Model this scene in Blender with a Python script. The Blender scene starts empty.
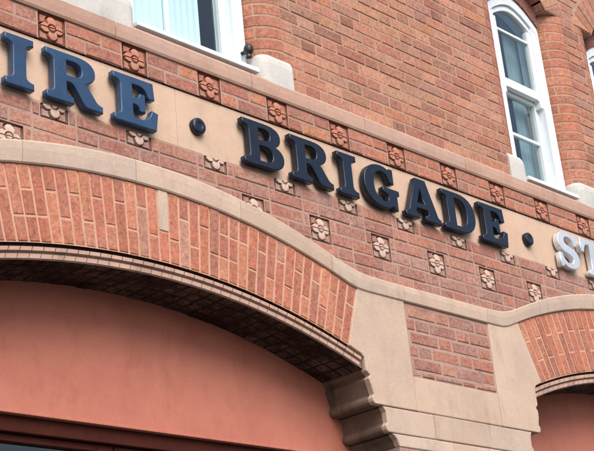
import bpy, bmesh, math, random
from mathutils import Matrix, Vector
random.seed(7)
sc = bpy.context.scene
col = sc.collection

# ------------------------------------------------------------------ camera
EYE = 1.6                      # camera height above the pavement
F_PX, W_PX = 1373.776, 594.0
H = Vector((0.69910269, 0.20654174, 0.68454067))     # wall's horizontal in camera axes (right, down, forward)
V = Vector((-0.09296484, -0.92298862, 0.37342945))   # wall's vertical
N = Vector((-0.70895202, 0.32470375, 0.62606271))    # into the wall
cam = bpy.data.cameras.new('camera'); cam.lens = 36.0 * F_PX / W_PX; cam.sensor_width = 36.0
cam.clip_start = 0.05; cam.clip_end = 3000
co = bpy.data.objects.new('camera', cam); col.objects.link(co)
right = Vector((H[0], N[0], V[0])); down = Vector((H[1], N[1], V[1])); fwd = Vector((H[2], N[2], V[2]))
m3 = Matrix((right, -down, -fwd)).transposed()
co.matrix_world = Matrix.Translation((0, -4.3, EYE)) @ m3.to_4x4()
sc.camera = co

# ------------------------------------------------------------------ light
world = bpy.data.worlds.new('World'); sc.world = world; world.use_nodes = True
wn = world.node_tree; wn.nodes.clear()
sky = wn.nodes.new('ShaderNodeTexSky'); sky.sky_type = 'NISHITA'; sky.sun_disc = False
SUN_EL, SUN_AZ = math.radians(46), math.radians(203)   # azimuth clockwise from +Y
sky.sun_elevation = SUN_EL; sky.sun_rotation = SUN_AZ
sky.dust_density = 4.0; sky.air_density = 1.0; sky.ozone_density = 1.0
bg = wn.nodes.new('ShaderNodeBackground'); bg.inputs['Strength'].default_value = 0.10
wo = wn.nodes.new('ShaderNodeOutputWorld')
wn.links.new(sky.outputs[0], bg.inputs[0]); wn.links.new(bg.outputs[0], wo.inputs[0])
sl = bpy.data.lights.new('sun', 'SUN'); sl.energy = 1.75; sl.angle = math.radians(46); sl.color = (1, .97, .93)
so = bpy.data.objects.new('sun', sl); col.objects.link(so)
sd = Vector((math.sin(SUN_AZ)*math.cos(SUN_EL), math.cos(SUN_AZ)*math.cos(SUN_EL), math.sin(SUN_EL)))
so.rotation_euler = sd.to_track_quat('Z', 'Y').to_euler()
so.location = (0, -10, 15)
sc.view_settings.view_transform = 'Standard'; sc.view_settings.look = 'None'
sc.view_settings.gamma = 1; sc.view_settings.use_curve_mapping = False
sc.view_settings.exposure = 0.80

# ------------------------------------------------------------------ materials
def srgb(r, g, b):
    f = lambda c: (c/255/12.92) if c/255 <= .04045 else ((c/255+.055)/1.055)**2.4
    return (f(r), f(g), f(b), 1)
class NT:
    def __init__(s, name):
        s.m = bpy.data.materials.new(name); s.m.use_nodes = True
        s.t = s.m.node_tree; s.b = s.t.nodes['Principled BSDF']; s.o = s.t.nodes['Material Output']
        s.tc = s.t.nodes.new('ShaderNodeTexCoord')
    def n(s, ty, **kw):
        x = s.t.nodes.new('ShaderNode'+ty)
        for k, v in kw.items(): setattr(x, k, v)
        return x
    def l(s, a, b): s.t.links.new(a, b)
    def noise(s, scale, detail=4, rough=.6, vec=None, stretch=None):
        x = s.n('TexNoise'); x.inputs['Scale'].default_value = scale
        x.inputs['Detail'].default_value = detail; x.inputs['Roughness'].default_value = rough
        src = s.tc.outputs['Object']
        if stretch:
            mp = s.n('Mapping'); mp.inputs['Scale'].default_value = stretch; s.l(src, mp.inputs[0]); src = mp.outputs[0]
        s.l(src, x.inputs['Vector']); return x.outputs['Fac']
    def ramp(s, fac, stops):
        r = s.n('ValToRGB'); e = r.color_ramp.elements
        e[0].position, e[0].color = stops[0]; e[1].position, e[1].color = stops[-1]
        for p, c in stops[1:-1]:
            q = e.new(p); q.color = c
        s.l(fac, r.inputs[0]); return r.outputs[0]
    def mix(s, fac, a, b, mode='MIX'):
        x = s.n('Mix'); x.data_type = 'RGBA'; x.blend_type = mode
        for v, i in ((fac, 0), (a, 6), (b, 7)):
            if hasattr(v, 'is_output'): s.l(v, x.inputs[i])
            else: x.inputs[i].default_value = v
        return x.outputs[2]
    def bump(s, fac, strength, dist=.01, prev=None):
        x = s.n('Bump'); x.inputs['Strength'].default_value = strength; x.inputs['Distance'].default_value = dist
        s.l(fac, x.inputs['Height'])
        if prev: s.l(prev, x.inputs['Normal'])
        return x.outputs['Normal']
BW = lambda a: (a, a, a, 1)

def brick_mat(name, pale, pale_lo, pale_hi, pale_amt):
    t = NT(name)
    at = t.n('Attribute'); at.attribute_name = 'col'
    c = t.mix(1.0, at.outputs['Color'], t.ramp(t.noise(60, 5, .7), [(.25, BW(.62)), (.5, BW(.97)), (.75, BW(1.3))]), 'MULTIPLY')
    c = t.mix(.5, c, t.ramp(t.noise(11, 3, .6), [(.3, (.75, .78, .85, 1)), (.7, (1.15, 1.02, .95, 1))]), 'MULTIPLY')
    mask = t.ramp(t.noise(4.0, 6, .72), [(pale_lo, BW(0)), (pale_hi, BW(pale_amt))])
    mask2 = t.ramp(t.noise(60, 5, .75), [(.38, BW(.1)), (.60, BW(1))])
    mm = t.mix(1.0, mask, mask2, 'MULTIPLY')
    c = t.mix(mm, c, pale)
    blot = t.ramp(t.noise(34, 5, .75), [(.36, (.62, .58, .58, 1)), (.5, BW(1)), (.68, (1.12, 1.1, 1.08, 1))])
    c = t.mix(.75, c, blot, 'MULTIPLY')
    hs = t.n('HueSaturation'); hs.inputs['Saturation'].default_value = .90; t.l(c, hs.inputs['Color']); c = hs.outputs[0]
    spk = t.ramp(t.noise(230, 2, .5), [(.30, BW(.45)), (.42, BW(1))])
    c = t.mix(.8, c, spk, 'MULTIPLY')
    t.l(c, t.b.inputs['Base Color'])
    t.b.inputs['Roughness'].default_value = .82; t.b.inputs['Specular IOR Level'].default_value = .3
    n1 = t.bump(t.noise(140, 6, .75), .75, .004); n2 = t.bump(t.noise(28, 4, .6), .5, .006, n1)
    t.l(n2, t.b.inputs['Normal'])
    return t.m
M = {}
M['brick'] = brick_mat('red_brick', srgb(188, 154, 134), .42, .70, .55)
M['brick_arch'] = brick_mat('orange_arch_brick', srgb(200, 162, 138), .48, .75, .45)
M['brick_band'] = brick_mat('stained_band_brick', srgb(184, 162, 154), .42, .66, .62)

def stone_mat(name, c0, c1, stain, stain_amt=.5, rough=.8, fine=.7):
    t = NT(name)
    c = t.mix(t.ramp(t.noise(5, 6, .65), [(.32, BW(0)), (.7, BW(1))]), c0, c1)
    c = t.mix(t.ramp(t.noise(9, 7, .7, stretch=(1, 1, .35)), [(.52, BW(0)), (.75, BW(stain_amt))]), c, stain)
    c = t.mix(.55, c, t.ramp(t.noise(170, 4, .7), [(.3, BW(.72)), (.6, BW(1.08))]), 'MULTIPLY')
    c = t.mix(.6, c, t.ramp(t.noise(2.6, 7, .7), [(.3, (.80, .79, .78, 1)), (.5, BW(1)), (.72, (1.1, 1.07, 1.03, 1))]), 'MULTIPLY')
    c = t.mix(t.ramp(t.noise(48, 6, .8), [(.60, BW(0)), (.72, BW(.45))]), c, stain)
    at = t.n('Attribute'); at.attribute_name = 'col'; c = t.mix(1.0, c, at.outputs['Color'], 'MULTIPLY')
    t.l(c, t.b.inputs['Base Color']); t.b.inputs['Roughness'].default_value = rough
    t.b.inputs['Specular IOR Level'].default_value = .3
    n1 = t.bump(t.noise(150, 6, .75), fine*.6, .003); n2 = t.bump(t.noise(16, 4, .6), .35, .006, n1)
    t.l(n2, t.b.inputs['Normal']); return t.m
M['stone'] = stone_mat('sandstone', srgb(196, 176, 158), srgb(188, 164, 150), srgb(150, 128, 112), .5)
M['sootbed'] = stone_mat('sooty_mortar', srgb(48, 32, 26), srgb(38, 25, 21), srgb(24, 16, 13))  # near-black bed behind the soffit bricks and the bead slot
M['sign_stone'] = stone_mat('sign_band_render', srgb(206, 180, 158), srgb(198, 168, 148), srgb(165, 138, 116), .45)
M['ledge'] = stone_mat('ledge_stone', srgb(186, 155, 138), srgb(178, 142, 126), srgb(148, 112, 96), .5)
M['stop'] = stone_mat('grey_limestone', srgb(204, 202, 198), srgb(192, 190, 186), srgb(140, 136, 130), .5)
M['bead'] = stone_mat('bead_brick', srgb(192, 160, 144), srgb(172, 138, 124), srgb(124, 92, 80), .7)
M['mortar'] = stone_mat('mortar', srgb(184, 148, 126), srgb(166, 130, 110), srgb(126, 96, 80), .6)
M['mortar_arch'] = stone_mat('mortar_arch', srgb(204, 162, 138), srgb(192, 148, 124), srgb(150, 110, 90), .6)
M['mortar_band'] = stone_mat('mortar_band', srgb(178, 148, 134), srgb(162, 132, 120), srgb(112, 90, 82), .6)
M['jambstone'] = stone_mat('sooty_jamb_stone', srgb(128, 108, 94), srgb(104, 86, 74), srgb(66, 52, 44), .9)  # darker than the front stone; jamb depth and bead bedding

def paint(name, c0, c1, rough=.5, bump=.15, grime=None, spec=.5):
    t = NT(name)
    c = t.mix(t.ramp(t.noise(4, 6, .7), [(.3, BW(0)), (.75, BW(1))]), c0, c1)
    if grime: c = t.mix(t.ramp(t.noise(30, 6, .75), [(.55, BW(0)), (.75, BW(.5))]), c, grime)
    t.l(c, t.b.inputs['Base Color'])
    r = t.ramp(t.noise(25, 5, .7), [(.3, BW(rough*.8)), (.7, BW(min(1, rough*1.3)))]); t.l(r, t.b.inputs['Roughness'])
    t.b.inputs['Specular IOR Level'].default_value = spec
    t.l(t.bump(t.noise(45, 5, .7), bump, .003), t.b.inputs['Normal']); return t.m
M['panel'] = stone_mat('terracotta_painted_render', srgb(188, 119, 101), srgb(181, 111, 95), srgb(150, 84, 70), .45, .75, .35)
M['brown'] = paint('dark_brown_timber', srgb(74, 30, 20), srgb(58, 22, 15), .8, .25, srgb(30, 14, 10), .2)
M['white'] = paint('white_window_paint', srgb(228, 236, 240), srgb(214, 224, 230), .35, .12, srgb(170, 172, 168))
M['blind'] = paint('white_blind', srgb(236, 246, 250), srgb(226, 240, 246), .7, .05)
M['curtain'] = paint('grey_curtain', srgb(168, 188, 192), srgb(140, 160, 168), .8, .1)
M['black'] = paint('black_iron', srgb(24, 24, 26), srgb(16, 16, 18), .4, .1)
M['navy'] = paint('navy_letter_enamel', srgb(17, 31, 50), srgb(11, 21, 37), .34, .35, srgb(44, 48, 54), .45)
M['blue'] = paint('sunbleached_blue_enamel', srgb(46, 78, 112), srgb(28, 53, 84), .34, .35, srgb(60, 72, 84), .45)  # I, R, E: sky reflection on navy letters, painted as a lighter blue
M['silver'] = paint('silvery_letter_paint', srgb(238, 240, 242), srgb(196, 206, 214), .22, .25, srgb(70, 92, 112), .8)  # S, T: bright reflection on navy letters, painted into the base colour
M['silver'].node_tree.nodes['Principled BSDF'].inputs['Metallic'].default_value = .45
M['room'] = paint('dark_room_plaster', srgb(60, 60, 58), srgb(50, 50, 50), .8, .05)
M['slate'] = paint('grey_slate', srgb(90, 92, 98), srgb(76, 78, 84), .6, .2)
def terracotta(name, pale):
    t = NT(name)
    at = t.n('Attribute'); at.attribute_name = 'col'
    c = t.mix(.8, at.outputs['Color'], t.ramp(t.noise(80, 5, .7), [(.3, BW(.6)), (.65, BW(1.2))]), 'MULTIPLY')
    c = t.mix(t.ramp(t.noise(14, 5, .7), [(.45, BW(0)), (.65, BW(.4))]), c, pale)
    t.l(c, t.b.inputs['Base Color']); t.b.inputs['Roughness'].default_value = .6
    t.l(t.bump(t.noise(120, 5, .7), .5, .003), t.b.inputs['Normal']); return t.m
M['tile'] = terracotta('moulded_terracotta', srgb(182, 150, 134))
M['tile_pale'] = terracotta('moulded_terracotta_pale', srgb(206, 192, 184))
def glass(name, tint):
    t = NT(name); t.t.nodes.remove(t.b)
    tr = t.n('BsdfTransparent'); tr.inputs[0].default_value = tint
    gl = t.n('BsdfGlossy'); gl.inputs['Roughness'].default_value = .02; gl.inputs[0].default_value = (.95, 1, 1, 1)
    lw = t.n('LayerWeight'); pw = t.n('Math', operation='POWER'); t.l(lw.outputs['Facing'], pw.inputs[0]); pw.inputs[1].default_value = 2.6
    fr = t.n('Math', operation='MULTIPLY_ADD'); t.l(pw.outputs[0], fr.inputs[0]); fr.inputs[1].default_value = .75; fr.inputs[2].default_value = .07
    t.l(t.bump(t.noise(3, 2, .5), .25, .01), gl.inputs['Normal'])
    mx = t.n('MixShader'); t.l(fr.outputs[0], mx.inputs[0]); t.l(tr.outputs[0], mx.inputs[1]); t.l(gl.outputs[0], mx.inputs[2])
    t.l(mx.outputs[0], t.o.inputs[0]); return t.m
M['glass'] = glass('window_glass', (.80, .90, .90, 1))
M['doorglass'] = glass('door_glass', (.35, .50, .52, 1))
def ground_mat(name, c0, c1):
    t = NT(name)
    c = t.mix(t.noise(180, 4, .7), c0, c1); c = t.mix(.5, c, t.ramp(t.noise(.8, 5, .6), [(.3, BW(.8)), (.7, BW(1.1))]), 'MULTIPLY')
    t.l(c, t.b.inputs['Base Color']); t.b.inputs['Roughness'].default_value = .85
    t.l(t.bump(t.noise(200, 4, .7), .5, .004), t.b.inputs['Normal']); return t.m
M['asphalt'] = ground_mat('asphalt', (.04, .04, .042, 1), (.07, .068, .065, 1))
M['paving'] = ground_mat('paving_slabs', (.055, .052, .05, 1), (.085, .08, .077, 1))
M['line'] = ground_mat('road_paint', (.6, .6, .58, 1), (.75, .75, .72, 1))

# ------------------------------------------------------------------ mesh helpers (wall space: X along, Z up from eye level, Y into the wall)
WALL = (Vector((0, 0, 0)), Vector((1, 0, 0)), Vector((0, 0, 1)), Vector((0, -1, 0)))
def inset(poly, d):
    n = len(poly); out = []
    for i in range(n):
        p0, p1, p2 = poly[i-1], poly[i], poly[(i+1) % n]
        e1 = (p1[0]-p0[0], p1[1]-p0[1]); e2 = (p2[0]-p1[0], p2[1]-p1[1])
        l1 = math.hypot(*e1) or 1e-9; l2 = math.hypot(*e2) or 1e-9
        n1 = (-e1[1]/l1, e1[0]/l1); n2 = (-e2[1]/l2, e2[0]/l2)
        k = 1 + n1[0]*n2[0] + n1[1]*n2[1]
        k = max(k, .35)
        out.append((p1[0]+d*(n1[0]+n2[0])/k, p1[1]+d*(n1[1]+n2[1])/k))
    return out
def clip(poly, a, b, c):      # keep a*x+b*z >= c
    out = []
    for i in range(len(poly)):
        p, q = poly[i], poly[(i+1) % len(poly)]
        dp, dq = a*p[0]+b*p[1]-c, a*q[0]+b*q[1]-c
        if dp >= 0: out.append(p)
        if dp*dq < 0:
            t = dp/(dp-dq); out.append((p[0]+t*(q[0]-p[0]), p[1]+t*(q[1]-p[1])))
    return out
def area(p): return .5*sum(p[i][0]*p[(i+1) % len(p)][1]-p[(i+1) % len(p)][0]*p[i][1] for i in range(len(p)))
def tint():
    k = random.uniform(.90, 1.06); w_ = random.uniform(-.03, .03); return (k*(1+w_), k, k*(1-w_*1.4), 1)
class MB:
    def __init__(s): s.v = []; s.f = []; s.c = []
    def face(s, pts, c=(1, 1, 1, 1)):
        i = len(s.v); s.v += [tuple(p) for p in pts]; s.f.append(tuple(range(i, i+len(pts)))); s.c.append(c)
    def brick(s, poly, c, frame=WALL, front=0.0, back=.03, bev=.0026, joint=.0058, jit=.0012, rough=True):
        if len(poly) < 3 or area(poly) < .0004: return
        poly = inset(poly, joint)
        if area(poly) < .0003: return
        if rough:
            q = []
            for i in range(len(poly)):
                a, b = poly[i], poly[(i+1) % len(poly)]; L = math.hypot(b[0]-a[0], b[1]-a[1])
                if L < .02: q.append(a); continue
                ux, uz = (b[0]-a[0])/L, (b[1]-a[1])/L; cr = random.uniform(.001, .004)
                ts = [cr]+([L*random.uniform(.3, .4), L*random.uniform(.6, .7)] if L > .08 else [L*.5])+[L-random.uniform(.001, .004)]
                for j, t in enumerate(ts):
                    d = random.uniform(0, .0018) if 0 < j < len(ts)-1 else random.uniform(0, .001)
                    q.append((a[0]+ux*t-uz*d, a[1]+uz*t+ux*d))
            poly = q; jit *= .4
        poly = [(x+random.uniform(-jit, jit), z+random.uniform(-jit, jit)) for x, z in poly]
        inn = inset(poly, bev)
        if area(inn) < .0001: return
        o, u, v, n = frame; fr = front+random.uniform(-1, 1)*(.0022 if rough else .0012)
        P = lambda q, h: o+u*q[0]+v*q[1]+n*h
        k = len(poly); b = len(s.v)
        tl = [0.0 for _ in poly]
        s.v += [tuple(P(q, -back)) for q in poly]+[tuple(P(q, fr-bev)) for q in poly]+[tuple(P(q, fr+tl[j])) for j, q in enumerate(inn)]
        for i in range(k):
            j = (i+1) % k
            s.f.append((b+i, b+j, b+k+j, b+k+i)); s.f.append((b+k+i, b+k+j, b+2*k+j, b+2*k+i)); s.c += [c, c]
        s.f.append(tuple(range(b+2*k, b+3*k))); s.c.append(c)
    def box(s, x0, x1, y0, y1, z0, z1, c=(1, 1, 1, 1)):
        b = len(s.v)
        s.v += [(x, y, z) for x in (x0, x1) for y in (y0, y1) for z in (z0, z1)]
        for f in ((0, 1, 3, 2), (4, 6, 7, 5), (0, 4, 5, 1), (2, 3, 7, 6), (0, 2, 6, 4), (1, 5, 7, 3)):
            s.f.append(tuple(b+i for i in f)); s.c.append(c)
    def prism(s, poly, y0, y1, c=(1, 1, 1, 1)):      # poly CCW in X,Z; front at y0
        b = len(s.v); k = len(poly)
        s.v += [(x, y0, z) for x, z in poly]+[(x, y1, z) for x, z in poly]
        s.f.append(tuple(range(b, b+k))); s.c.append(c)
        s.f.append(tuple(reversed(range(b+k, b+2*k)))); s.c.append(c)
        for i in range(k):
            j = (i+1) % k; s.f.append((b+j, b+i, b+k+i, b+k+j)); s.c.append(c)
    def build(s, name, mat, parent=None, bevel=0, smooth=False, loc_z=EYE):
        me = bpy.data.meshes.new(name)
        me.from_pydata([(x, y, z+loc_z) for x, y, z in s.v], [], s.f); me.update()
        a = me.attributes.new('col', 'FLOAT_COLOR', 'FACE')
        a.data.foreach_set('color', [q for c in s.c for q in c])
        me.materials.append(M[mat])
        o = bpy.data.objects.new(name, me); col.objects.link(o)
        if parent: o.parent = parent
        if bevel:
            bm = bmesh.new(); bm.from_mesh(me); bmesh.ops.remove_doubles(bm, verts=bm.verts, dist=1e-5)
            bm.to_mesh(me); bm.free()
            md = o.modifiers.new('bevel', 'BEVEL'); md.width = bevel; md.segments = 2; md.limit_method = 'ANGLE'; md.angle_limit = .6
        if smooth:
            for p in me.polygons: p.use_smooth = True
        return o
def empty(name, label, cat, loc=(0, 0, 0)):
    o = bpy.data.objects.new(name, None); col.objects.link(o); o.location = loc
    o['label'] = label; o['category'] = cat; return o

# ------------------------------------------------------------------ brick colours
def lerp(a, b, t): return tuple(a[i]+(b[i]-a[i])*t for i in range(3))+(1,)
PAL = {
 'wall': [(srgb(178, 116, 90), 5), (srgb(164, 98, 78), 4), (srgb(192, 130, 100), 4), (srgb(160, 112, 94), 3), (srgb(176, 128, 106), 3), (srgb(136, 84, 68), 1.2), (srgb(184, 114, 76), 1.5)],
 'arch': [(srgb(186, 108, 76), 5), (srgb(176, 98, 70), 4), (srgb(192, 118, 84), 4), (srgb(168, 98, 76), 3), (srgb(162, 102, 84), 1.5), (srgb(182, 136, 112), 1)],
 'band': [(srgb(170, 106, 84), 5), (srgb(160, 100, 84), 4), (srgb(180, 118, 90), 4), (srgb(154, 108, 98), 2), (srgb(162, 120, 108), 2)],
 'strip': [(srgb(178, 108, 80), 5), (srgb(164, 98, 76), 4), (srgb(192, 120, 80), 3), (srgb(158, 104, 88), 2)],
 'round': [(srgb(182, 108, 74), 4), (srgb(172, 102, 76), 4), (srgb(188, 120, 88), 3), (srgb(160, 96, 76), 2)],
 'soot': [(srgb(44, 26, 21), 3), (srgb(36, 21, 18), 3), (srgb(54, 34, 27), 1)],  # near-black bricks for the arch soffit
}
MEAN = {k: tuple(sum(c[i]*w for c, w in v)/sum(w for c, w in v) for i in range(3)) for k, v in PAL.items()}
MEAN['wall'] = tuple(a*b for a, b in zip(MEAN['wall'], (1.03, 1.0, .92))); MEAN['band'] = tuple(a*b for a, b in zip(MEAN['band'], (1.03, 1.0, .92)))
def bc(pal):
    cs, ws = zip(*PAL[pal]); c = random.choices(cs, ws)[0]; k = random.uniform(.95, 1.17); c = lerp(c, MEAN[pal], .28)
    return (c[0]*k, c[1]*k*random.uniform(.95, 1.05), c[2]*k*random.uniform(.93, 1.07), 1)

# ------------------------------------------------------------------ layout constants
X0, X1 = 0.1, 11.2
CO = .0705; ST = .2355; TP = .4709; TX = 3.2297
PIERC = 5.8425; ARC = 3.757; PER = 2*(PIERC-ARC)
ARCHES = [ARC, ARC+PER]
ZIN, RIN = -1.681, 3.87; ZEX, REX = -1.329, 3.857; ZHT, RHT = -0.878, 3.53
# the two arches differ a little: (centre, inner circle centre height, outer, hood, half width inner end, outer end)
ARCP = {ARC: (ZIN, ZEX, ZHT, 1.239, 1.347), ARC+PER: (ZIN+.033, ZEX+.083, ZHT+.078, 1.262, 1.415)}
def near(x):
    d = min((abs(x-a) for a in (ARC-PER, ARC, ARC+PER, ARC+2*PER))); return d, ARCP[ARC if x < PIERC else ARC+PER]
def hood_bot(x):
    d, p = near(x); d = min(d, 2.2); a = p[1]+math.sqrt(REX*REX-d*d); a += .012; b = 2.300; k = .012
    return max(a, b)+k*math.exp(-abs(a-b)/k)*.6
def hood_top(x):
    d, p = near(x); d = min(d, 2.2); a = p[2]+math.sqrt(RHT*RHT-d*d); b = 2.388; k = .03
    return max(a, b)+k*math.exp(-abs(a-b)/k)*.6
S0, S1 = 2.779, 3.108          # sign band
LED0, LED1 = 3.2515, 3.347     # ledge
WINS = [(2.40, 3.18, 'a'), (3.72, 4.55, 'a'), (6.896, 7.49, 'b'), (8.08, 8.674, 'b')]
RB = .18; ZSP, RISE = LED1+21*CO, .175
def warc(w):
    c = (w[0]+w[1])/2; h = (w[1]-w[0])/2; R = (h*h+RISE*RISE)/(2*RISE); return c, h, R, ZSP+RISE-R

bld = empty('fire_station', 'red brick fire station with wide brick arches, stone bands and white sash windows', 'building', (PIERC, 0, 0))
def build(mb, name, mat, parent=bld, **kw):
    o = mb.build(name, mat, None, **kw); set_parent(o, parent); return o
def set_parent(o, p):
    o.parent = p
    w = Vector((0, 0, 0)); q = p
    while q: w += q.location; q = q.parent
    o.location = -w if o.type == 'MESH' or o.type == 'EMPTY' else o.location

# ------------------------------------------------------------------ field brickwork
def rowfill(mb, z0, z1, xa, xb, ph, pal, bond='flemish', cut=None, front=0.0, joint=.0058):
    if bond == 'flemish':
        seq = [ST, ST/2]; tot = ST*1.5
    else:
        seq = [ST]; tot = ST
    x = math.floor((xa-ph)/tot)*tot+ph; k = 0
    while x < xb:
        w = seq[k % len(seq)]; k += 1
        a, b = max(x, xa), min(x+w, xb)
        if b-a > .022:
            poly = [(a, z0), (b, z0), (b, z1), (a, z1)]
            if cut: poly = cut(poly)
            if poly and len(poly) > 2: mb.brick(poly, bc(pal), front=front, joint=joint)
        x += w
# upper wall
mb = MB()
nc = 0; z = LED1
while z < 7.0:
    z1 = z+CO; ph = TX+(nc % 2)*ST*.75; segs = [(X0, X1)]
    for w in WINS:
        ns = []
        for a, b in segs:
            if z1 <= ZSP+.01: l, r = w[0]-RB, w[1]+RB
            else:
                c, h, R, zc = warc(w); Ro = R+.225; dz = z-zc
                if dz >= Ro: ns.append((a, b)); continue
                hh = math.sqrt(Ro*Ro-dz*dz); hh = min(hh, h+.235); l, r = c-hh, c+hh
            if l > b or r < a: ns.append((a, b))
            else:
                if l > a: ns.append((a, l))
                if r < b: ns.append((r, b))
        segs = ns
    def cutw(poly):
        for w in WINS:
            c, h, R, zc = warc(w); Ro = R+.23
            mx = sum(p[0] for p in poly)/len(poly); mz = sum(p[1] for p in poly)/len(poly)
            if abs(mx-c) < h+.5 and mz > ZSP:
                d = math.hypot(mx-c, mz-zc); nx, nz = (mx-c)/d, (mz-zc)/d
                poly = clip(poly, nx, nz, nx*c+nz*zc+Ro)
                if len(poly) < 3: return None
        return poly
    for a, b in segs: rowfill(mb, z, z1, a, b, ph, 'wall', cut=cutw if z1 > ZSP else None)
    z = z1; nc += 1
build(mb, 'upper_brick_wall', 'brick')
# bullnose corners of the window piers
def arcpts(xo, side, r, ext, n=7):
    # side +1: pier lies at x > xo ; returns outline from inside the reveal round to the wall face
    pts = [(xo, ext), (xo, (ext+r)/2), (xo, r)]
    for i in range(1, n+1):
        t = math.pi/2*i/n; pts.append((xo+side*r*(1-math.cos(t)), r-r*math.sin(t)))
    return pts
def outline_strip(m, pts, side, z0, z1, off, th, c):
    k = len(pts); nr = []
    for i in range(k):
        a = pts[max(i-1, 0)]; b = pts[min(i+1, k-1)]
        dx, dy = b[0]-a[0], b[1]-a[1]; l = math.hypot(dx, dy); nr.append((dy/l*side, -dx/l*side) if side > 0 else (dy/l*side, -dx/l*side))
    # inward normal (towards the pier body)
    inw = []
    for i in range(k):
        nx, ny = nr[i]
        cx_, cy_ = pts[-1][0], pts[0][1]
        if (cx_-pts[i][0])*nx+(cy_-pts[i][1])*ny < 0: nx, ny = -nx, -ny
        inw.append((nx, ny))
    O = [(p[0]+q[0]*off, p[1]+q[1]*off) for p, q in zip(pts, inw)]
    I = [(p[0]+q[0]*(off+th), p[1]+q[1]*(off+th)) for p, q in zip(pts, inw)]
    B = .0035; O2 = [(p[0]+q[0]*(off+B), p[1]+q[1]*(off+B)) for p, q in zip(pts, inw)]
    rows = [[(x, y, z0) for x, y in I], [(x, y, z0) for x, y in O2], [(x, y, z0+B) for x, y in O], [(x, y, z1-B) for x, y in O], [(x, y, z1) for x, y in O2], [(x, y, z1) for x, y in I]]
    for ra, rb in zip(rows, rows[1:]):
        for i in range(k-1):
            q = [ra[i], ra[i+1], rb[i+1], rb[i]]; m.face(q if side > 0 else q[::-1], c)
    for e in (0, k-1):
        q = [r[e] for r in rows]; m.face(q, c)
for w in WINS:
    for xo, side in ((w[0], -1), (w[1], 1)):
        cor = MB(); cm = MB()
        pts = arcpts(xo, side, RB, .27)
        outline_strip(cm, pts, side, LED1, ZSP, .0024, .02, (1, 1, 1, 1))
        z = LED1; i = 0
        while z < ZSP-.03:
            z0, z1 = z+.0045, z+CO-.0045
            j = random.uniform(-.001, .001)
            if i % 2: outline_strip(cor, pts, side, z0, z1, j, .03, bc('round'))
            else:
                outline_strip(cor, pts[:6], side, z0, z1, j, .03, bc('round'))
                a, b = pts[5], pts[6]; s = (a[0]+(b[0]-a[0])*.25, a[1]+(b[1]-a[1])*.25)
                outline_strip(cor, [s]+pts[6:], side, z0, z1, random.uniform(-.001, .001), .03, bc('round'))
            z += CO; i += 1
        # square brickwork above the bullnose up to the arch
        build(cor, 'rounded_brick_corner', 'brick'); build(cm, 'corner_mortar', 'mortar')

# ------------------------------------------------------------------ band bricks, tiles
def tile_mesh(w, h, v0, v1, seed, pale=False):
    """moulded tile: deep square frame, four leaves round a boss; v0..v1 is the part of the height shown"""
    rnd = random.Random(seed); n = 56; m = MB(); rot = rnd.uniform(-.10, .10)
    P = {}
    def ss(a, b, x): t = max(0, min(1, (x-a)/(b-a))); return t*t*(3-2*t)
    rows = max(6, int(n*(v1-v0)/2)+1)
    def hgt(u, v):
        r = math.hypot(u, v); th = math.atan2(v, u)+rot
        e = max(abs(u), abs(v))
        groove = lambda x, wd: max(0.0, 1-(abs(x)/wd)**4) if abs(x) < wd else 0.0
        lob = .40+.46*abs(math.cos(2*th))**.7
        gfr = groove(e-.93, .050)*(.55+.45*ss(-.3, .3, math.sin(th*2.5+seed)))
        glb = groove(r-lob-.06, .062)
        gbs = groove(r-.27, .05)*.8
        gmid = groove(v, .05)*(1 if r > .3 else .4)
        g_ = min(1.0, max(gfr, glb, gbs, gmid))
        leaf = 1-ss(lob-.02, lob+.05, r)
        boss = 1-ss(.15, .24, r)
        dome = leaf*(.006*(1-((r-.5)/.5)**2))+boss*.006-.003*(1-leaf)
        hh = .028+dome-.034*g_
        return hh-.034, max(leaf, boss)
    for j in range(rows+1):
        for i in range(n+1):
            u = -1+2*i/n; v = v0+(v1-v0)*j/rows; hh, lf = hgt(u, v)
            m.v.append((u*w/2, -hh-.003, v*h/2)); P[i, j] = lf
    for j in range(rows):
        for i in range(n):
            a = j*(n+1)+i; m.f.append((a, a+1, a+n+2, a+n+1))
            lf = P[i, j]; c = lerp(srgb(164, 104, 84) if not pale else srgb(160, 116, 100), srgb(186, 124, 100) if not pale else srgb(206, 176, 160), lf); m.c.append(c)
    # skirt
    b = len(m.v); edge = [(0, 0), (n, 0), (n, rows), (0, rows)]
    x, z0_, z1_ = w/2, v0*h/2, v1*h/2
    for (xa, za), (xb, zb) in (((-x, z0_), (x, z0_)), ((x, z0_), (x, z1_)), ((x, z1_), (-x, z1_)), ((-x, z1_), (-x, z0_))):
        m.face([(xa, .05, za), (xb, .05, zb), (xb, 0.0, zb), (xa, 0.0, za)], srgb(92, 50, 42))
    return m
TW = .150; GRP = []
tfull = [tile_mesh(TW-.008, 2*CO-.008, -1, 1, s) for s in (1, 2, 3)]
tpale = [tile_mesh(TW-.008, 2*CO-.008, -1, 1, s, True) for s in (6, 7, 8)]
thalf = [tile_mesh(TW-.008, 2*CO-.008, -1, -.04, s, True) for s in (4, 5)]
tdata = {}
def put_tile(kind, idx, x, z, mat, name, label):
    key = (kind, idx, mat)
    if key not in tdata:
        m = (thalf if kind == 'h' else tpale if mat == 'tile_pale' else tfull)[idx]
        o = m.build(name, mat, None, loc_z=0); tdata[key] = o.data
    else:
        o = bpy.data.objects.new(name, tdata[key]); col.objects.link(o)
    o.parent = bld; o.location = (x-PIERC, 0, z+EYE)
    if label: o['label'] = label
top_tiles = [TX+TP*i for i in range(-6, 17)]
low_z1 = 2.7955
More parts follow.
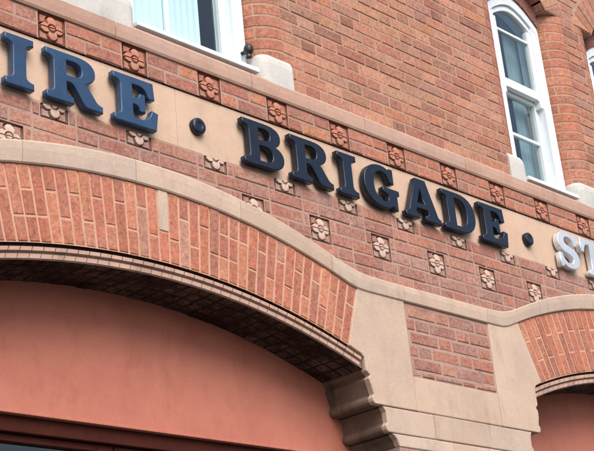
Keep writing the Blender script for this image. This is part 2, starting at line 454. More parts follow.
for i, x in enumerate(top_tiles):
    if not (X0+.2 < x < X1-.2): continue
    put_tile('f', i % 3, x, 3.108+CO+.001, 'tile', 'patterned_tile', None)
    put_tile('h', i % 2, x, 2.7955, 'tile_pale', 'patterned_tile', None)
    x2 = x+TP/2
    if hood_top(x2) < 2.625: put_tile('f', (i+1) % 3, x2, 2.5840, 'tile_pale', 'patterned_tile', None)
strips_ = {x: MB() for x in top_tiles}
for r in range(2):                                           # two courses over the sign
    z0 = 3.108+r*(.1435/2); z1 = z0+.1435/2
    for x in top_tiles:
        a, b = x+TW/2, x+TP-TW/2
        cut = a+(.2 if r else .108)
        for p, q in ((a, cut), (cut, b)):
          if X0 < p and q < X1: strips_[x].brick([(p, z0), (q, z0), (q, z1), (p, z1)], bc('strip'))
for m_ in strips_.values():
    if m_.f: build(m_, 'band_brickwork', 'brick')
low = MB(); z1 = low_z1; r = 0
def cut_hood(poly):
    xs = [p[0] for p in poly]; a, b = min(xs), max(xs)
    f = lambda x: hood_bot(x)+.05
    s = (f(b)-f(a))/(b-a); # keep z >= f(a)+s*(x-a)
    return clip(poly, -s, 1, f(a)-s*a)
while z1 > 2.30:
    z0 = z1-CO
    tl = []
    if r == 0: tl = top_tiles
    if r in (2, 3): tl = [x+TP/2 for x in top_tiles if hood_top(x+TP/2) < 2.625]
    segs = [(X0, X1)]
    for t in tl:
        ns = []
        for a, b in segs:
            l, q = t-TW/2, t+TW/2
            if l > b or q < a: ns.append((a, b))
            else:
                if l > a: ns.append((a, l))
                if q < b: ns.append((q, b))
        segs = ns
    for a, b in segs: rowfill(low, z0, z1, a, b, TX+(r % 2)*ST/2+ST/2, 'band', 'flemish' if not tl else 'str', cut_hood)
    z1 = z0; r += 1
build(low, 'spandrel_brickwork', 'brick_band')
# small brick panel between the springers, brick pier below
for pc in (PIERC-PER, PIERC, PIERC+PER):
    pn = MB(); z1 = 2.288; r = 0
    while z1 > 1.895:
        z0 = max(z1-.0725, 1.889)
        rowfill(pn, z0, z1, pc-.366, pc+.366, pc-.366+(r % 2)*.17+.02, 'band', joint=.0072); z1 -= .0725; r += 1
    build(pn, 'brick_panel', 'brick_band'); pn = MB()
    z1 = 1.497
    while z1 > -1.3:
        z0 = z1-CO; rowfill(pn, z0, z1, max(X0, pc-.545), min(X1, pc+.545), pc+(r % 2)*ST*.75, 'band'); z1 = z0; r += 1
    build(pn, 'pier_brickwork', 'brick_band')
    pl = MB(); pl.box(max(X0, pc-.575), min(X1, pc+.575), -.03, .33, -1.6, -1.302); build(pl, 'plinth', 'stone', bevel=.01)

# ------------------------------------------------------------------ mortar backing sheet
def strips(mb, xs, lo, hi, y):
    for a, b in zip(xs, xs[1:]): mb.face([(a, y, lo(a+1e-6)), (b, y, lo(b-1e-6)), (b, y, hi(b-1e-6)), (a, y, hi(a+1e-6))])
YM = .0034
mo = MB()
ex = sorted({X0, X1, *[w[0]-RB for w in WINS], *[w[1]+RB for w in WINS]})
for a, b in zip(ex, ex[1:]):
    mid = (a+b)/2
    if not any(w[0]-RB < mid < w[1]+RB for w in WINS):
        mo.face([(a, YM, LED1-.01), (b, YM, LED1-.01), (b, YM, 7.0), (a, YM, 7.0)])
for w in WINS:
    c, h, R, zc = warc(w)
    for a, b in ((w[0]-RB, w[0]), (w[1], w[1]+RB)): mo.face([(a, YM, ZSP), (b, YM, ZSP), (b, YM, 7), (a, YM, 7)])
    n = 16; xs = [w[0]+(w[1]-w[0])*i/n for i in range(n+1)]
    strips(mo, xs, lambda x: zc+math.sqrt(max(R*R-(x-c)**2, 0)), lambda x: 7.0, YM)
build(mo, 'upper_wall_mortar', 'mortar')
m2 = MB()
for x in top_tiles:
    m2 = MB(); a, b = max(X0, x+TW/2-.002), min(X1, x+TP-TW/2+.002)
    if b > a: m2.face([(a, YM, 3.112), (b, YM, 3.112), (b, YM, LED0+.03), (a, YM, LED0+.03)]); build(m2, 'band_mortar', 'mortar_band')
m2 = MB()
holes = [(x-TW/2+.002, x+TW/2-.002, low_z1-CO+.002, 2.9) for x in top_tiles]+[(x+TP/2-TW/2+.002, x+TP/2+TW/2-.002, 2.584-CO+.002, 2.584+CO-.002) for x in top_tiles if hood_top(x+TP/2) < 2.625]
n = 240; xs = sorted({X0+(X1-X0)*i/n for i in range(n+1)} | {q for h_ in holes for q in h_[:2] if X0 < q < X1})
for a, b in zip(xs, xs[1:]):
    mid = (a+b)/2; cutz = sorted((h_[2], h_[3]) for h_ in holes if h_[0] < mid < h_[1])
    la, lb = hood_bot(a)+.03, hood_bot(b)+.03; top = 2.80
    for z0, z1 in cutz:
        if z0 > max(la, lb): m2.face([(a, YM, la), (b, YM, lb), (b, YM, z0), (a, YM, z0)])
        la = lb = max(z1, la, lb)
        if z1 >= top: la = lb = top
    if max(la, lb) < top: m2.face([(a, YM, la), (b, YM, lb), (b, YM, top), (a, YM, top)])
build(m2, 'lower_wall_mortar', 'mortar_band')
for pc in (PIERC-PER, PIERC, PIERC+PER):
    m2 = MB()
    m2.face([(pc-.37, YM, 1.88), (pc+.37, YM, 1.88), (pc+.37, YM, 2.30), (pc-.37, YM, 2.30)])
    m2.face([(pc-.545, YM, -1.6), (pc+.545, YM, -1.6), (pc+.545, YM, 1.50), (pc-.545, YM, 1.50)])
    for s in (-1, 1):
        q = [(pc+s*.545, YM, -1.6), (pc+s*.545, .34, -1.6), (pc+s*.545, .34, 1.5), (pc+s*.545, YM, 1.5)]
        m2.face(q if s > 0 else q[::-1])
    build(m2, 'pier_mortar', 'mortar_band')

# ------------------------------------------------------------------ stonework
sg = MB(); x = X0; 
sj = [X0, 1.35, 2.55, 3.95, 5.55, 6.93, 8.2, 9.6, X1]
for a, b in zip(sj, sj[1:]): sg.box(a+.0006, b-.0006, .012+random.uniform(0, .0005), .06, S0, S1, (lambda k: (k, k, k, 1))(random.uniform(.975, 1.015)))
# hood moulding and ledge
def swept(x0, x1, top, bot, prof, step=.03):
    """prof: list of (y, t) with t 0 at bottom and 1 at top, going from the wall at the bottom round to the wall at the top"""
    m = MB(); n = max(1, int((x1-x0)/step)); xs = [x0+(x1-x0)*i/n for i in range(n+1)]
    for i, (a, b) in enumerate(zip(xs, xs[1:])):
        for (y0, t0), (y1, t1) in zip(prof, prof[1:]):
            za0, zb0 = bot(a)+(top(a)-bot(a))*t0, bot(b)+(top(b)-bot(b))*t0
            za1, zb1 = bot(a)+(top(a)-bot(a))*t1, bot(b)+(top(b)-bot(b))*t1
            m.face([(a, y0, za0), (b, y0, zb0), (b, y1, zb1), (a, y1, za1)])
    for e, rev in ((x0, 0), (x1, 1)):
        q = [(e, y, bot(e)+(top(e)-bot(e))*t) for y, t in prof]; m.face(q if rev else q[::-1])
    return m
HP = [(.02, 0), (-.006, 0), (-.011, .06), (-.013, .30), (-.015, .6), (-.014, .92), (-.009, 1), (.02, 1)]
cuts = [X0, .9, 1.67, 2.45, 3.05, 3.66, 4.30, 4.92, 5.476, 6.205, 6.76, 7.38, 8.01, 8.62, 9.2, 10.0, X1]
hm = MB()
for a, b in zip(cuts, cuts[1:]):
    s = swept(a+.0012, b-.0012, hood_top, hood_bot, HP); k = len(hm.v)
    hm.v += s.v; hm.f += [tuple(i+k for i in f) for f in s.f]; tt = tint(); hm.c += [tt]*len(s.f)
build(hm, 'hood_moulding', 'stone')
lm = MB(); LP = [(.02, 0), (-.006, 0), (-.012, .12), (-.015, .5), (-.015, .86), (-.009, 1), (.02, 1)]
x = X0; i = 0
while x < X1-.01:
    b = min(x+random.uniform(.75, .95), X1)
    s = swept(x+.0015, b-.0015, lambda q: LED1, lambda q: LED0, LP, 2); k = len(lm.v)
    lm.v += s.v; lm.f += [tuple(q+k for q in f) for f in s.f]; tt = tint(); lm.c += [tt]*len(s.f); x = b
build(lm, 'sill_ledge', 'ledge')
# springer stones
A0 = [(-.8465, 1.984), (-.760, 1.953), (-.742, 1.935), (-.740, 1.868), (-.712, 1.848), (-.728, 1.832), (-.712, 1.79), (-.700, 1.750), (-.714, 1.734), (-.712, 1.714), (-.700, 1.702), (-.3685, 1.702), (-.3685, 2.305), (-.7385, 2.310), (-.7385, 2.302)]
A1 = [(-.8240, 2.012), (-.757, 1.985), (-.742, 1.960), (-.744, 1.868), (-.722, 1.848), (-.738, 1.832), (-.734, 1.79), (-.722, 1.750), (-.734, 1.734), (-.732, 1.714), (-.722, 1.702), (-.3685, 1.702), (-.3685, 2.325), (-.6705, 2.362)]
B = [(-.640, 1.698), (-.622, 1.670), (-.620, 1.615), (-.634, 1.600), (-.632, 1.580), (-.620, 1.567), (-.24, 1.567), (-.24, 1.698)]
C = [(-.590, 1.563), (-.560, 1.535), (-.546, 1.500), (-.10, 1.500), (-.10, 1.563)]
def springer(pc):
    st = MB(); jm = MB()
    for s, sl in ((1, (A0, B, C)), (-1, (A1, B, C))):
        jm = MB()
        for poly in sl:
            p = [(pc+x*s, z) for x, z in poly]
            q = [(pc+(x+.003)*s if x < -.3 else pc+x*s, z) for x, z in poly]
            if s < 0: p = p[::-1]; q = q[::-1]
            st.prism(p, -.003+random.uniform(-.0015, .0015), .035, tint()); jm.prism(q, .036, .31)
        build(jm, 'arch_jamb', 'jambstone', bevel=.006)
    st.prism([(pc-.366, 1.702), (pc+.366, 1.702), (pc+.366, 1.886), (pc-.366, 1.886)], -.002, .1, tint())
    st.prism([(pc-.237, 1.567), (pc+.237, 1.567), (pc+.237, 1.698), (pc-.237, 1.698)], -.004, .1, tint())
    st.prism([(pc-.097, 1.500), (pc+.097, 1.500), (pc+.097, 1.563), (pc-.097, 1.563)], -.002, .1, tint())
    return st
for pc in (PIERC-PER, PIERC, PIERC+PER):
    build(springer(pc), 'springer_stones', 'stone', bevel=.005)
    jb = MB(); jb.box(pc-.36, pc+.36, .004, .2, 1.51, 1.89); build(jb, 'stone_bedding', 'mortar')

# ------------------------------------------------------------------ arches
insert = MB()
for ai, ac in enumerate(ARCHES):
    ZI, ZE, _, di, do_ = ARCP[ac]; AE, BE = math.asin(di/RIN), math.asin(do_/REX)
    ring = MB(); NCOL = 43
    def pt(a01, t, ac=ac, ZI=ZI, ZE=ZE, AE=AE, BE=BE):        # a01 in -1..1 along the ring, t 0 inner .. 1 outer
        p = (ac+RIN*math.sin(AE*a01), ZI+RIN*math.cos(AE*a01)); q = (ac+REX*math.sin(BE*a01), ZE+.016+REX*math.cos(BE*a01))
        return (p[0]+(q[0]-p[0])*t, p[1]+(q[1]-p[1])*t)
    for i in range(NCOL):
        a, b = -1+2*i/NCOL, -1+2*(i+1)/NCOL
        br = [0, .333, 1] if i % 2 else [0, .667, 1]
        if random.random() < .07: br = [0, .333, .667, 1]
        for k, (t0, t1) in enumerate(zip(br, br[1:])):
            poly = [pt(a, t0), pt(b, t0), pt(b, t1), pt(a, t1)]
            if ai == 0 and i == 22 and t1 == 1:
                s0 = .42; poly = [pt(a, s0), pt(b, s0), pt(b, 1), pt(a, 1)]
                insert.brick(poly, (1, 1, 1, 1), front=.002, joint=.003)
                continue
            if ai == 0 and i == 22: poly = [pt(a, 0), pt(b, 0), pt(b, .42), pt(a, .42)]
            ring.brick(poly, bc('arch'), joint=.0046)
    build(ring, 'brick_arch', 'brick_arch')
    # mortar behind the ring
    bk = MB()
    for i in range(NCOL):
        a, b = -1+2*i/NCOL, -1+2*(i+1)/NCOL
        q = [pt(a, 0), pt(b, 0), pt(b, 1.06), pt(a, 1.06)]; bk.face([(x, .0034, z) for x, z in q])
    build(bk, 'arch_mortar', 'mortar_arch')
    # bead ring below the voussoirs: two thin rolls cut into short bricks, dark groove above
    bd = MB(); AB = math.asin(1.335/RIN); nb = 46
    for i in range(nb):
        a, b = -AB+2*AB*i/nb, -AB+2*AB*(i+1)/nb; g = .0017/RIN
        sk = .010/RIN
        for (o0, o1, yf) in ((.013, .038, .004), (.042, .070, .012)):
            P = []
            for (rr, y) in ((o0, yf+.012), (o0+.004, yf), (o1-.004, yf), (o1, yf+.012)):
                P.append((rr, y))
            for (r0, y0), (r1, y1) in zip(P, P[1:]):
                def q(an, rr, y): return (ac+RIN*math.sin(an), y, ZI+RIN*math.cos(an)-rr)
                s0 = sk*(r0/.03); s1 = sk*(r1/.03)
                bd.face([q(a+g-s1, r1, y1), q(b-g-s1, r1, y1), q(b-g-s0, r0, y0), q(a+g-s0, r0, y0)])
    build(bd, 'bead_moulding', 'bead')
    bb = MB()
    for i in range(nb):
        a, b = -AB+2*AB*i/nb, -AB+2*AB*(i+1)/nb
        q = lambda an, rr: (ac+RIN*math.sin(an), .0155, ZI+RIN*math.cos(an)-rr)
        bb.face([q(a, .071), q(b, .071), q(b, .014), q(a, .014)])
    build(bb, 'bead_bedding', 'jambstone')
    # dark slot behind the beads, then the soffit in four courses
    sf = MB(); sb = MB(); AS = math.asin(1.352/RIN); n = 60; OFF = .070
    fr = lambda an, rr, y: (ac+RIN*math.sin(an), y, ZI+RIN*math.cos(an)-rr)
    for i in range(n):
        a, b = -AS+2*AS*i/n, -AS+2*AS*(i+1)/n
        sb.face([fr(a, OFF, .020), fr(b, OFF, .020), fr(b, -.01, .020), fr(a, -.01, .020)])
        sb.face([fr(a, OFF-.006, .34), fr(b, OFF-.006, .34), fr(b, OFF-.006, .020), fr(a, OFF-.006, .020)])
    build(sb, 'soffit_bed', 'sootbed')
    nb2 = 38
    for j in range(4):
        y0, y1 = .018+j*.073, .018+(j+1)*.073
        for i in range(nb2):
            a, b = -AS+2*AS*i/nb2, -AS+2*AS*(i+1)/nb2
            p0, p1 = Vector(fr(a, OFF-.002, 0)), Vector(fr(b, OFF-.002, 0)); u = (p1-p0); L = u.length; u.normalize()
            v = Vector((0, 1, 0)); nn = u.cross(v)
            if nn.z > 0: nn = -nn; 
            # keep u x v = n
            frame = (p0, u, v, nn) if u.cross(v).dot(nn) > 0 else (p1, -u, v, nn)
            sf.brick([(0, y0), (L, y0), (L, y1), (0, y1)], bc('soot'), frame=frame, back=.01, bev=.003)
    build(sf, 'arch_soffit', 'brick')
    # tympanum panel, door head and doors
    tp = MB(); tp.prism([(ac-1.66, 1.502), (ac+1.66, 1.502), (ac+1.66, 2.30), (ac-1.66, 2.30)], .305, .345)
    o = build(tp, 'arch_panel', 'panel', bevel=.006)
    o['label'] = 'salmon painted panel filling the arch'
    bead = MB(); bead.box(ac-1.62, ac+1.62, .296, .303, 1.502, 1.514); build(bead, 'panel_edge', 'panel', bevel=.002)
    hd = MB(); hd.box(ac-1.6, ac+1.6, .325, .42, 1.432, 1.499); build(hd, 'door_head', 'brown', bevel=.004)
    for d in range(4):
        xa, xb = ac-1.54+d*.77+.004, ac-1.54+(d+1)*.77-.004
        if d == 0: hid = None
        dm = MB()
        for (p, q, r_, s_) in ((xa, xa+.09, -1.58, 1.428), (xb-.09, xb, -1.58, 1.428), (xa+.09, xb-.09, 1.398, 1.428), (xa+.09, xb-.09, -1.58, -1.40), (xa+.09, xb-.09, -.35, -.22), (xa+.09, xb-.09, .62, .68)):
            dm.box(p, q, .35, .40, r_, s_)
        dm.box(xa+.085, xb-.085, .37, .39, -1.41, -.34)
        do = build(dm, 'door', 'brown', bevel=.003)
        gm = MB()
        for q0, q1 in ((-.225, .625), (.675, 1.40)): gm.face([(xa+.085, .375, q0), (xb-.085, .375, q0), (xb-.085, .375, q1), (xa+.085, .375, q1)])
        g = gm.build('pane', 'doorglass'); g.parent = do
    for s in (-1, 1):
        jw = MB(); x_a = ac+s*1.54; x_b = ac+s*1.60
        jw.box(min(x_a, x_b), max(x_a, x_b), .305, .42, -1.6, 1.50)
        build(jw, 'door_post', 'brown')
build(insert, 'stone_insert', 'stone')

# ------------------------------------------------------------------ windows
def window(w, kind):
    xl, xr = w[0], w[1]; c, h, R, zc = warc(w)
    # brick ring of the head
    rg = MB(); sfm = MB(); th = math.asin(min(1, h/R)); n = 11; Ro = R+.225
    for i in range(n):
        a, b = -th+2*th*i/n, -th+2*th*(i+1)/n
        P = lambda an, r: (c+r*math.sin(an), zc+r*math.cos(an))
        rg.brick([P(a, R), P(b, R), P(b, Ro), P(a, Ro)], bc('wall'))
        p0, p1 = P(a, R), P(b, R); u = Vector((p1[0]-p0[0], 0, p1[1]-p0[1])); L = u.length; u.normalize()
        v = Vector((0, 1, 0)); nn = Vector((-math.sin((a+b)/2), 0, -math.cos((a+b)/2)))
        frame = (Vector((p0[0], 0, p0[1])), u, v, nn)
        if u.cross(v).dot(nn) < 0: frame = (Vector((p1[0], 0, p1[1])), -u, v, nn)
        for y0, y1 in ((.003, .10), (.10, .2)): sfm.brick([(0, y0), (L, y0), (L, y1), (0, y1)], bc('wall'), frame=frame, back=.01)
    xq = math.sqrt(max(Ro*Ro-(ZSP-zc)**2, 0)); q = (Ro*math.sin(th), zc+Ro*math.cos(th)); mq = (xq*.5+q[0]*.5+.008, (ZSP+q[1])/2+.004)
    rg.brick([(c+h, ZSP), (c+xq, ZSP), (c+mq[0], mq[1]), (c+q[0], q[1])], bc('wall'))
    rg.brick([(c-q[0], q[1]), (c-mq[0], mq[1]), (c-xq, ZSP), (c-h, ZSP)], bc('wall'))
    build(rg, 'window_arch', 'brick'); build(sfm, 'window_arch_soffit', 'brick')
    # inner order under the arch
    io = MB(); n = 14; fh = lambda x: 4.715+.155*(1-abs((x-c)/h)**1.7)
    xs = [xl+(xr-xl)*i/n for i in range(n+1)]
    for a, b in zip(xs, xs[1:]):
        io.face([(a, .085, fh(a)), (b, .085, fh(b)), (b, .085, 5.05), (a, .085, 5.05)], srgb(120, 66, 56))
        io.face([(a, .14, fh(a)), (b, .14, fh(b)), (b, .085, fh(b)), (a, .085, fh(a))], srgb(120, 66, 56))
    for a, b in ((xl-.17, xl), (xr, xr+.17)):
        pass
    build(io, 'inner_arch_order', 'brick')
    for a, b in ((xl-.06, xl+.03), (xr-.03, xr+.06)):
        gp = MB(); gp.box(a, b, .14, .15, LED1, 5.0); build(gp, 'frame_packing', 'mortar')
    for a, b in ((xl-RB, xl), (xr, xr+RB)):   # underside where the square brickwork starts over the rounded corner
        sq = MB(); sq.box(a, b, .004, .27, ZSP-.002, ZSP+.004); build(sq, 'corner_cap', 'mortar')
    fr = MB(); YF = .10; FW = .075
    zb, zt = 3.40, None
    fr.box(xl+.008, xl+FW, YF, .23, zb, 4.700); fr.box(xr-FW, xr-.008, YF, .23, zb, 4.700)
    fr.box(xl+.010, xl+.024, YF-.012, YF+.02, zb, 4.690); fr.box(xr-.024, xr-.010, YF-.012, YF+.02, zb, 4.690)
    for a, b in zip(xs, xs[1:]):
        fr.prism([(a, fh(a)-.075), (b, fh(b)-.075), (b, fh(b)), (a, fh(a))], YF-.003, .225)
    wf = build(fr, 'window', 'white', bevel=.003)
    def sub(m, name, mat, **kw):
        o = m.build(name, mat, None, **kw); o.parent = wf; return o
    sl = MB(); sl.box(xl+.005, xr-.02, -.008, .23, 3.372, 3.398); sl.box(xl+FW, xr-FW, .09, .2, 3.40, 3.43)
    sub(sl, 'timber_sill', 'white', bevel=.004)
    gl, gr = xl+FW, xr-FW; SW = .042
    # lower sash (inner), upper sash (outer)
    lo = MB(); y0, y1 = .155, .195
    lo.box(gl, gl+SW, y0, y1, 3.432, 4.16); lo.box(gr-SW, gr, y0, y1, 3.432, 4.16)
    lo.box(gl+SW, gr-SW, y0, y1, 3.432, 3.50); lo.box(gl+SW, gr-SW, y0, y1, 4.10, 4.16)
    if kind == 'b': lo.box(gl+SW, gr-SW, y0+.006, y1-.006, 3.80, 3.822)
    else: lo.box(gl+.272, gl+.290, y0+.006, y1-.006, 3.50, 4.10)
    sub(lo, 'lower_sash', 'white', bevel=.003)
    up = MB(); y0, y1 = .112, .150
    up.box(gl, gl+SW, y0, y1, 4.12, 4.66); up.box(gr-SW, gr, y0, y1, 4.12, 4.66); up.box(gl+SW, gr-SW, y0, y1, 4.125, 4.19)
    up.box(gl, gl+.03, y0-.004, y1+.01, 4.07, 4.125); up.box(gr-.03, gr, y0-.004, y1+.01, 4.07, 4.125)
    up.box(gl+SW, gr-SW, y0+.006, y1-.006, 4.563, 4.583)
    for a, b in zip(xs, xs[1:]):
        a, b = max(a, gl), min(b, gr)
        if b > a: up.prism([(a, fh(a)-.118), (b, fh(b)-.118), (b, fh(b)-.077), (a, fh(a)-.077)], y0, y1)
    sub(up, 'upper_sash', 'white', bevel=.003)
    g = MB(); g.face([(gl+.03, .176, 3.49), (gr-.03, .176, 3.49), (gr-.03, .176, 4.11), (gl+.03, .176, 4.11)]); sub(g, 'lower_pane', 'glass')
    g = MB(); g.face([(gl+.03, .132, 4.18), (gr-.03, .132, 4.18), (gr-.03, .132, 4.80), (gl+.03, .132, 4.80)]); sub(g, 'upper_pane', 'glass')
    cu = MB()
    def drape(m, xa, xb, y, z0, z1, amp):
        n = 40
        for i in range(n):
            a, b = xa+(xb-xa)*i/n, xa+(xb-xa)*(i+1)/n
            ya, yb = y+amp*math.sin(i*.9), y+amp*math.sin((i+1)*.9)
            m.face([(a, ya, z0), (b, yb, z0), (b, yb, z1), (a, ya, z1)])
    if kind == 'a':
        drape(cu, gl, gl+.276, .200, 3.46, 4.9, .002); drape(cu, gl+.28, gr-.150, .203, 3.46, 4.9, .002)
        sub(cu, 'blind', 'blind')
    else:
        drape(cu, gr-.13, gr+.05, .26, 3.44, 4.95, .012); sub(cu, 'curtain', 'curtain', smooth=True)
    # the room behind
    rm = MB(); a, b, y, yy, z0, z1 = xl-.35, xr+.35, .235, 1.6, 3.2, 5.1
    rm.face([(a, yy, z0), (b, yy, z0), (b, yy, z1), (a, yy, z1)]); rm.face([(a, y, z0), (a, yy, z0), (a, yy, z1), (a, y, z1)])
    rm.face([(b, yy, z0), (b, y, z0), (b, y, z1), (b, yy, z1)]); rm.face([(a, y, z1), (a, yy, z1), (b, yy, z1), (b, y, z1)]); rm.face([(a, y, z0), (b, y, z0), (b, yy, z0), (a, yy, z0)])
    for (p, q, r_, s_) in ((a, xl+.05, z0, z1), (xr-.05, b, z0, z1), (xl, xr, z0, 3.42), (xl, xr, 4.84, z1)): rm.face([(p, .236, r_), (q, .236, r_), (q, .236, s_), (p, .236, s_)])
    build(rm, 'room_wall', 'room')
for w in WINS: window(w, w[2])
# grey stone stop blocks at the feet of the piers
def stop(a, b, rl, rr):
    m = MB(); prof = []
    n = 6
    def plan(ins):
        p = []
        A, B_, Y = a+ins*(rl > 0), b-ins*(rr > 0), -.014+ins
        r1 = max(rl-ins*.3, .004); r2 = max(rr-ins*.3, .004)
        p.append((A, .26))
        for i in range(n+1):
            t = math.pi/2*i/n; p.append((A+r1*(1-math.cos(t)), Y+r1*(1-math.sin(t))))
        for i in range(n+1):
            t = math.pi/2*i/n; p.append((B_-r2*(1-math.sin(t)), Y+r2*(1-math.cos(t))))
        p.append((B_, .26)); return p
    lv = [(LED1-.03, 0), (3.455, 0), (3.485, .004), (3.505, .014), (3.518, .03), (3.524, .05)]
    rows = [[(x, y, z) for x, y in plan(i)] for z, i in lv]
    for ra, rb in zip(rows, rows[1:]):
        for i in range(len(ra)-1): m.face([ra[i], ra[i+1], rb[i+1], rb[i]])
    m.face(rows[-1]); return m
piers = [(WINS[0][1], WINS[1][0]), (WINS[2][1], WINS[3][0])]
for a, b in piers: build(stop(a-.004, b+.004, .06, .06), 'stop_block', 'stop', smooth=False)
for a, b, l, r in ((WINS[1][1]-.004, WINS[1][1]+.225, .06, .0), (WINS[2][0]-.195, WINS[2][0]+.004, .0, .06), (WINS[3][1]-.004, WINS[3][1]+.195, .06, 0), (WINS[0][0]-.195, WINS[0][0]+.004, 0, .06)):
    build(stop(a, b, l, r), 'stop_block', 'stop')

# small black iron fitting at the foot of the left window's frame
bm = bmesh.new()
bmesh.ops.create_uvsphere(bm, u_segments=16, v_segments=10, radius=.026, matrix=Matrix.Translation((4.520, .050, 3.530+EYE)) @ Matrix.Diagonal((1, 1, 1.35, 1)))
bmesh.ops.create_cone(bm, segments=12, radius1=.010, radius2=.010, depth=.06, cap_ends=True, matrix=Matrix.Translation((4.520, .085, 3.530+EYE)) @ Matrix.Rotation(math.pi/2, 4, 'X'))
bmesh.ops.create_cone(bm, segments=12, radius1=.017, radius2=.011, depth=.03, cap_ends=True, matrix=Matrix.Translation((4.520, .050, 3.500+EYE)))
me = bpy.data.meshes.new('iron_fitting'); bm.to_mesh(me); bm.free(); me.materials.append(M['black'])
o = bpy.data.objects.new('iron_fitting', me); col.objects.link(o); set_parent(o, bld)
o['label'] = 'small black iron fitting beside the window frame'

# ------------------------------------------------------------------ the rest of the building's body
sh = MB()
sh.box(X0-.25, X0-.001, .0, 6, -1.6, 7.2); sh.box(X1+.001, X1+.25, .0, 6, -1.6, 7.2); sh.box(X0-.25, X1+.25, 6.01, 6.25, -1.6, 7.2)
sh.box(X0, X1, .9, 1.0, -1.6, 2.6); sh.box(X0, X1, .5, 5.9, 2.3, 2.5)
build(sh, 'side_wall', 'brick')
rf = MB(); rf.box(X0-.35, X1+.35, -.15, 6.4, 7.201, 7.32); build(rf, 'roof_edge', 'slate', bevel=.01)
iw = MB(); iw.box(X0, X1, .235, .25, 2.26, 2.9) ; iw.box(X0, X1, .065, .08, 2.70, 3.2); build(iw, 'inner_wall', 'room')

# ------------------------------------------------------------------ sign
sign = empty('station_sign', 'long beige stone sign band with raised blue serif letters above the brick arches', 'sign', (PIERC, .012, S0+EYE))
def sbuild(o): o.parent = sign; o.location = Vector(o.location)-sign.location; return o
sbuild(sg.build('sign_band', 'sign_stone', None, bevel=.003))
def bez(p0, p1, p2, p3, n=7):
    out = []
    for i in range(1, n+1):
        t = i/n; u = 1-t
        out.append(tuple(u**3*p0[k]+3*u*u*t*p1[k]+3*u*t*t*p2[k]+t**3*p3[k] for k in (0, 1)))
    return out
def path(s):
    tk = s.replace('M', ' M ').replace('L', ' L ').replace('C', ' C ').split(); contours = []; cur = None; i = 0; mode = None
    g = lambda q: tuple(float(v) for v in q.split(','))
    while i < len(tk):
        if tk[i] in 'MLC': mode = tk[i]; i += 1; continue
        if mode == 'M': cur = [g(tk[i])]; contours.append(cur); i += 1; mode = 'L'
        elif mode == 'L': cur.append(g(tk[i])); i += 1
        else: cur += bez(cur[-1], g(tk[i]), g(tk[i+1]), g(tk[i+2])); i += 3
    return contours
SL = 'L0,1 0,.87 C.09,.86 .15,.84 .16,.77 L.16,.23 C.15,.16 .09,.14 0,.13'
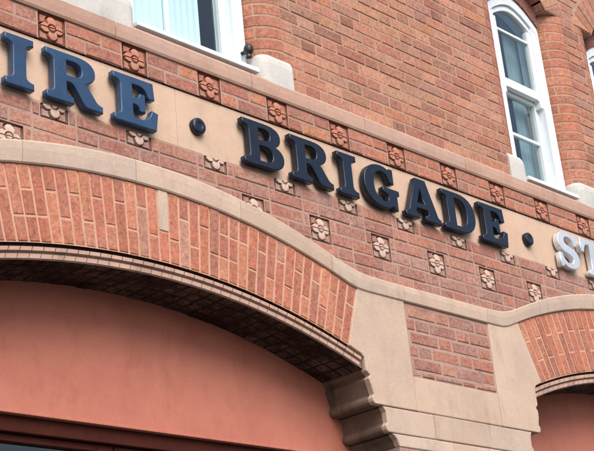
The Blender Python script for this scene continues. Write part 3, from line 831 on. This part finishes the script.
GL = {
'I': 'M0,0 L.6,0 .6,.13 C.51,.14 .45,.16 .44,.23 L.44,.77 C.45,.84 .51,.86 .6,.87 L.6,1 '+SL,
'E': 'M0,0 L1.0,0 1.06,.38 .91,.41 C.87,.25 .78,.16 .62,.15 L.45,.15 .45,.43 C.56,.43 .61,.40 .62,.31 L.75,.31 .75,.69 .62,.69 C.61,.60 .56,.57 .45,.57 L.45,.85 .58,.85 C.73,.85 .81,.77 .84,.63 L.99,.65 .96,1 '+SL,
'R': 'M0,0 L.60,0 .60,.13 C.50,.14 .46,.16 .45,.23 L.45,.42 .52,.42 C.58,.41 .62,.37 .66,.31 L.82,.06 C.86,.01 .90,0 .96,0 L1.25,0 1.25,.13 C1.17,.14 1.12,.17 1.08,.23 L.97,.38 C.94,.43 .90,.46 .86,.48 C1.02,.54 1.10,.62 1.10,.74 C1.10,.92 .94,1 .68,1 '+SL+' M.45,.56 .45,.86 .60,.86 C.73,.86 .79,.81 .79,.71 C.79,.61 .73,.56 .60,.56',
'B': 'M0,0 L.68,0 C.98,0 1.14,.11 1.14,.29 C1.14,.42 1.05,.50 .91,.54 C1.02,.58 1.07,.66 1.07,.76 C1.07,.92 .92,1 .66,1 '+SL+' M.44,.61 .44,.87 .59,.87 C.70,.87 .76,.82 .76,.74 C.76,.65 .70,.61 .59,.61 M.44,.13 .44,.47 .61,.47 C.75,.47 .81,.40 .81,.30 C.81,.20 .75,.13 .61,.13',
'G': 'M.62,-.02 C.86,-.02 .88,.06 .92,.07 L.98,0 1.09,0 1.09,.36 1.17,.38 1.17,.50 .62,.50 .62,.38 .78,.35 .78,.21 C.75,.17 .70,.15 .63,.15 C.43,.15 .33,.28 .33,.50 C.33,.72 .43,.86 .62,.86 C.77,.86 .84,.78 .88,.63 L1.02,.63 1.02,1.0 .91,1.0 .87,.94 C.80,1.0 .72,1.02 .60,1.02 C.25,1.02 0,.82 0,.5 C0,.18 .25,-.02 .62,-.02',
'A': 'M0,0 L.46,0 .46,.12 C.39,.13 .37,.15 .38,.19 L.40,.26 .78,.26 .81,.18 C.82,.15 .79,.13 .71,.12 L.71,0 1.27,0 1.27,.12 C1.20,.13 1.17,.15 1.15,.20 L.82,1.02 .46,1.02 .13,.20 C.11,.15 .08,.13 0,.12 M.45,.40 .585,.76 .72,.40',
'D': 'M0,0 L.60,0 C1.0,0 1.22,.2 1.22,.5 C1.22,.8 1.0,1 .60,1 '+SL+' M.45,.15 .45,.85 .56,.85 C.79,.85 .89,.73 .89,.5 C.89,.27 .79,.15 .56,.15',
'S': 'M.05,-.01 L.16,-.01 .21,.07 C.29,.01 .38,-.02 .50,-.02 C.78,-.02 .96,.10 .96,.31 C.96,.49 .82,.57 .58,.62 C.42,.655 .34,.68 .34,.75 C.34,.82 .42,.87 .52,.87 C.66,.87 .75,.79 .79,.66 L.91,.66 .91,1.0 .80,1.0 .76,.94 C.69,.99 .60,1.02 .48,1.02 C.22,1.02 .05,.90 .05,.70 C.05,.53 .17,.44 .42,.39 C.58,.355 .66,.33 .66,.26 C.66,.18 .58,.13 .48,.13 C.32,.13 .22,.22 .18,.38 L.05,.38',
'T': 'M.28,0 L.84,0 .84,.13 C.75,.14 .71,.16 .70,.23 L.70,.85 .77,.85 C.88,.85 .94,.77 .97,.60 L1.12,.62 1.10,1 .02,1 0,.62 .15,.60 C.18,.77 .24,.85 .35,.85 L.42,.85 .42,.23 C.41,.16 .37,.14 .28,.13',
}
LH = .243; ZB = 2.812
def letter(ch, x, mat, label):
    cu = bpy.data.curves.new('glyph', 'CURVE'); cu.dimensions = '2D'; cu.fill_mode = 'BOTH'
    for c in path(GL[ch]):
        if (c[0][0]-c[-1][0])**2+(c[0][1]-c[-1][1])**2 < 1e-8: c.pop()
        sp = cu.splines.new('POLY'); sp.points.add(len(c)-1); sp.use_cyclic_u = True
        for p, q in zip(sp.points, c): p.co = (q[0]*LH, q[1]*LH, 0, 1)
    cu.extrude = .014; cu.bevel_depth = .0055; cu.bevel_resolution = 2; cu.offset = -.005
    t = bpy.data.objects.new('tmp', cu); col.objects.link(t)
    bpy.context.view_layer.update()
    me = bpy.data.meshes.new_from_object(t.evaluated_get(bpy.context.evaluated_depsgraph_get()))
    bpy.data.objects.remove(t)
    me.materials.clear(); me.materials.append(M[mat]); me.name = 'letter'
    me.transform(Matrix.Translation((x, -.019, ZB+EYE)) @ Matrix.Rotation(math.pi/2, 4, 'X'))
    o = bpy.data.objects.new('letter', me); col.objects.link(o); sbuild(o)
    if label: o['label'] = label
    return o
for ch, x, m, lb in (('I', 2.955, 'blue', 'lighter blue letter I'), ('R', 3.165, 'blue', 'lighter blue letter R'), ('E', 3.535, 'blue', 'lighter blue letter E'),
                 ('B', 4.340, 'navy', None), ('R', 4.672, 'navy', None), ('I', 5.028, 'navy', None), ('G', 5.228, 'navy', None), ('A', 5.560, 'navy', None),
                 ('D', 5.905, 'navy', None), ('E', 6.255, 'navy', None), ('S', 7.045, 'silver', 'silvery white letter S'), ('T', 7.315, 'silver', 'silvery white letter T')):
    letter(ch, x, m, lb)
for x in (4.070, 6.775):
    m = MB(); n = 28; prof = [(.043, .012), (.043, -.008), (.040, -.015), (.032, -.019), (.022, -.019), (.014, -.016), (.007, -.015), (.0005, -.015)]
    for (r0, y0), (r1, y1) in zip(prof, prof[1:]):
        for i in range(n):
            a, b = 2*math.pi*i/n, 2*math.pi*(i+1)/n; f = lambda r, t, y: (x+r*math.cos(t), y, 2.935+r*math.sin(t))
            m.face([f(r0, a, y0), f(r0, b, y0), f(r1, b, y1), f(r1, a, y1)][::-1])
    o = m.build('round_stud', 'navy', None, smooth=True); sbuild(o)

# ------------------------------------------------------------------ street (below and behind the camera)
def struct(mb, name, mat):
    o = mb.build(name, mat, None, loc_z=0); o['kind'] = 'structure'; return o
g = MB(); g.box(-400, 400, -400, 400, -.30, -.13); struct(g, 'ground', 'paving')
g = MB(); g.box(-300, 300, -8.5, -1.9, -.13+.004, -.12); struct(g, 'road', 'asphalt')
g = MB(); g.box(-300, 300, -1.76, 30, -.129, 0.0); g.box(-300, 300, -11, -8.64, -.129, 0.0); struct(g, 'pavement', 'paving')
g = MB(); g.box(-300, 300, -1.9, -1.762, -.129, 0.004); g.box(-300, 300, -8.638, -8.5, -.129, .004); struct(g, 'kerb', 'stone')
g = MB()
for i in range(-20, 20): g.box(i*6, i*6+3, -5.25, -5.13, -.119, -.116)
struct(g, 'road_marking', 'line')
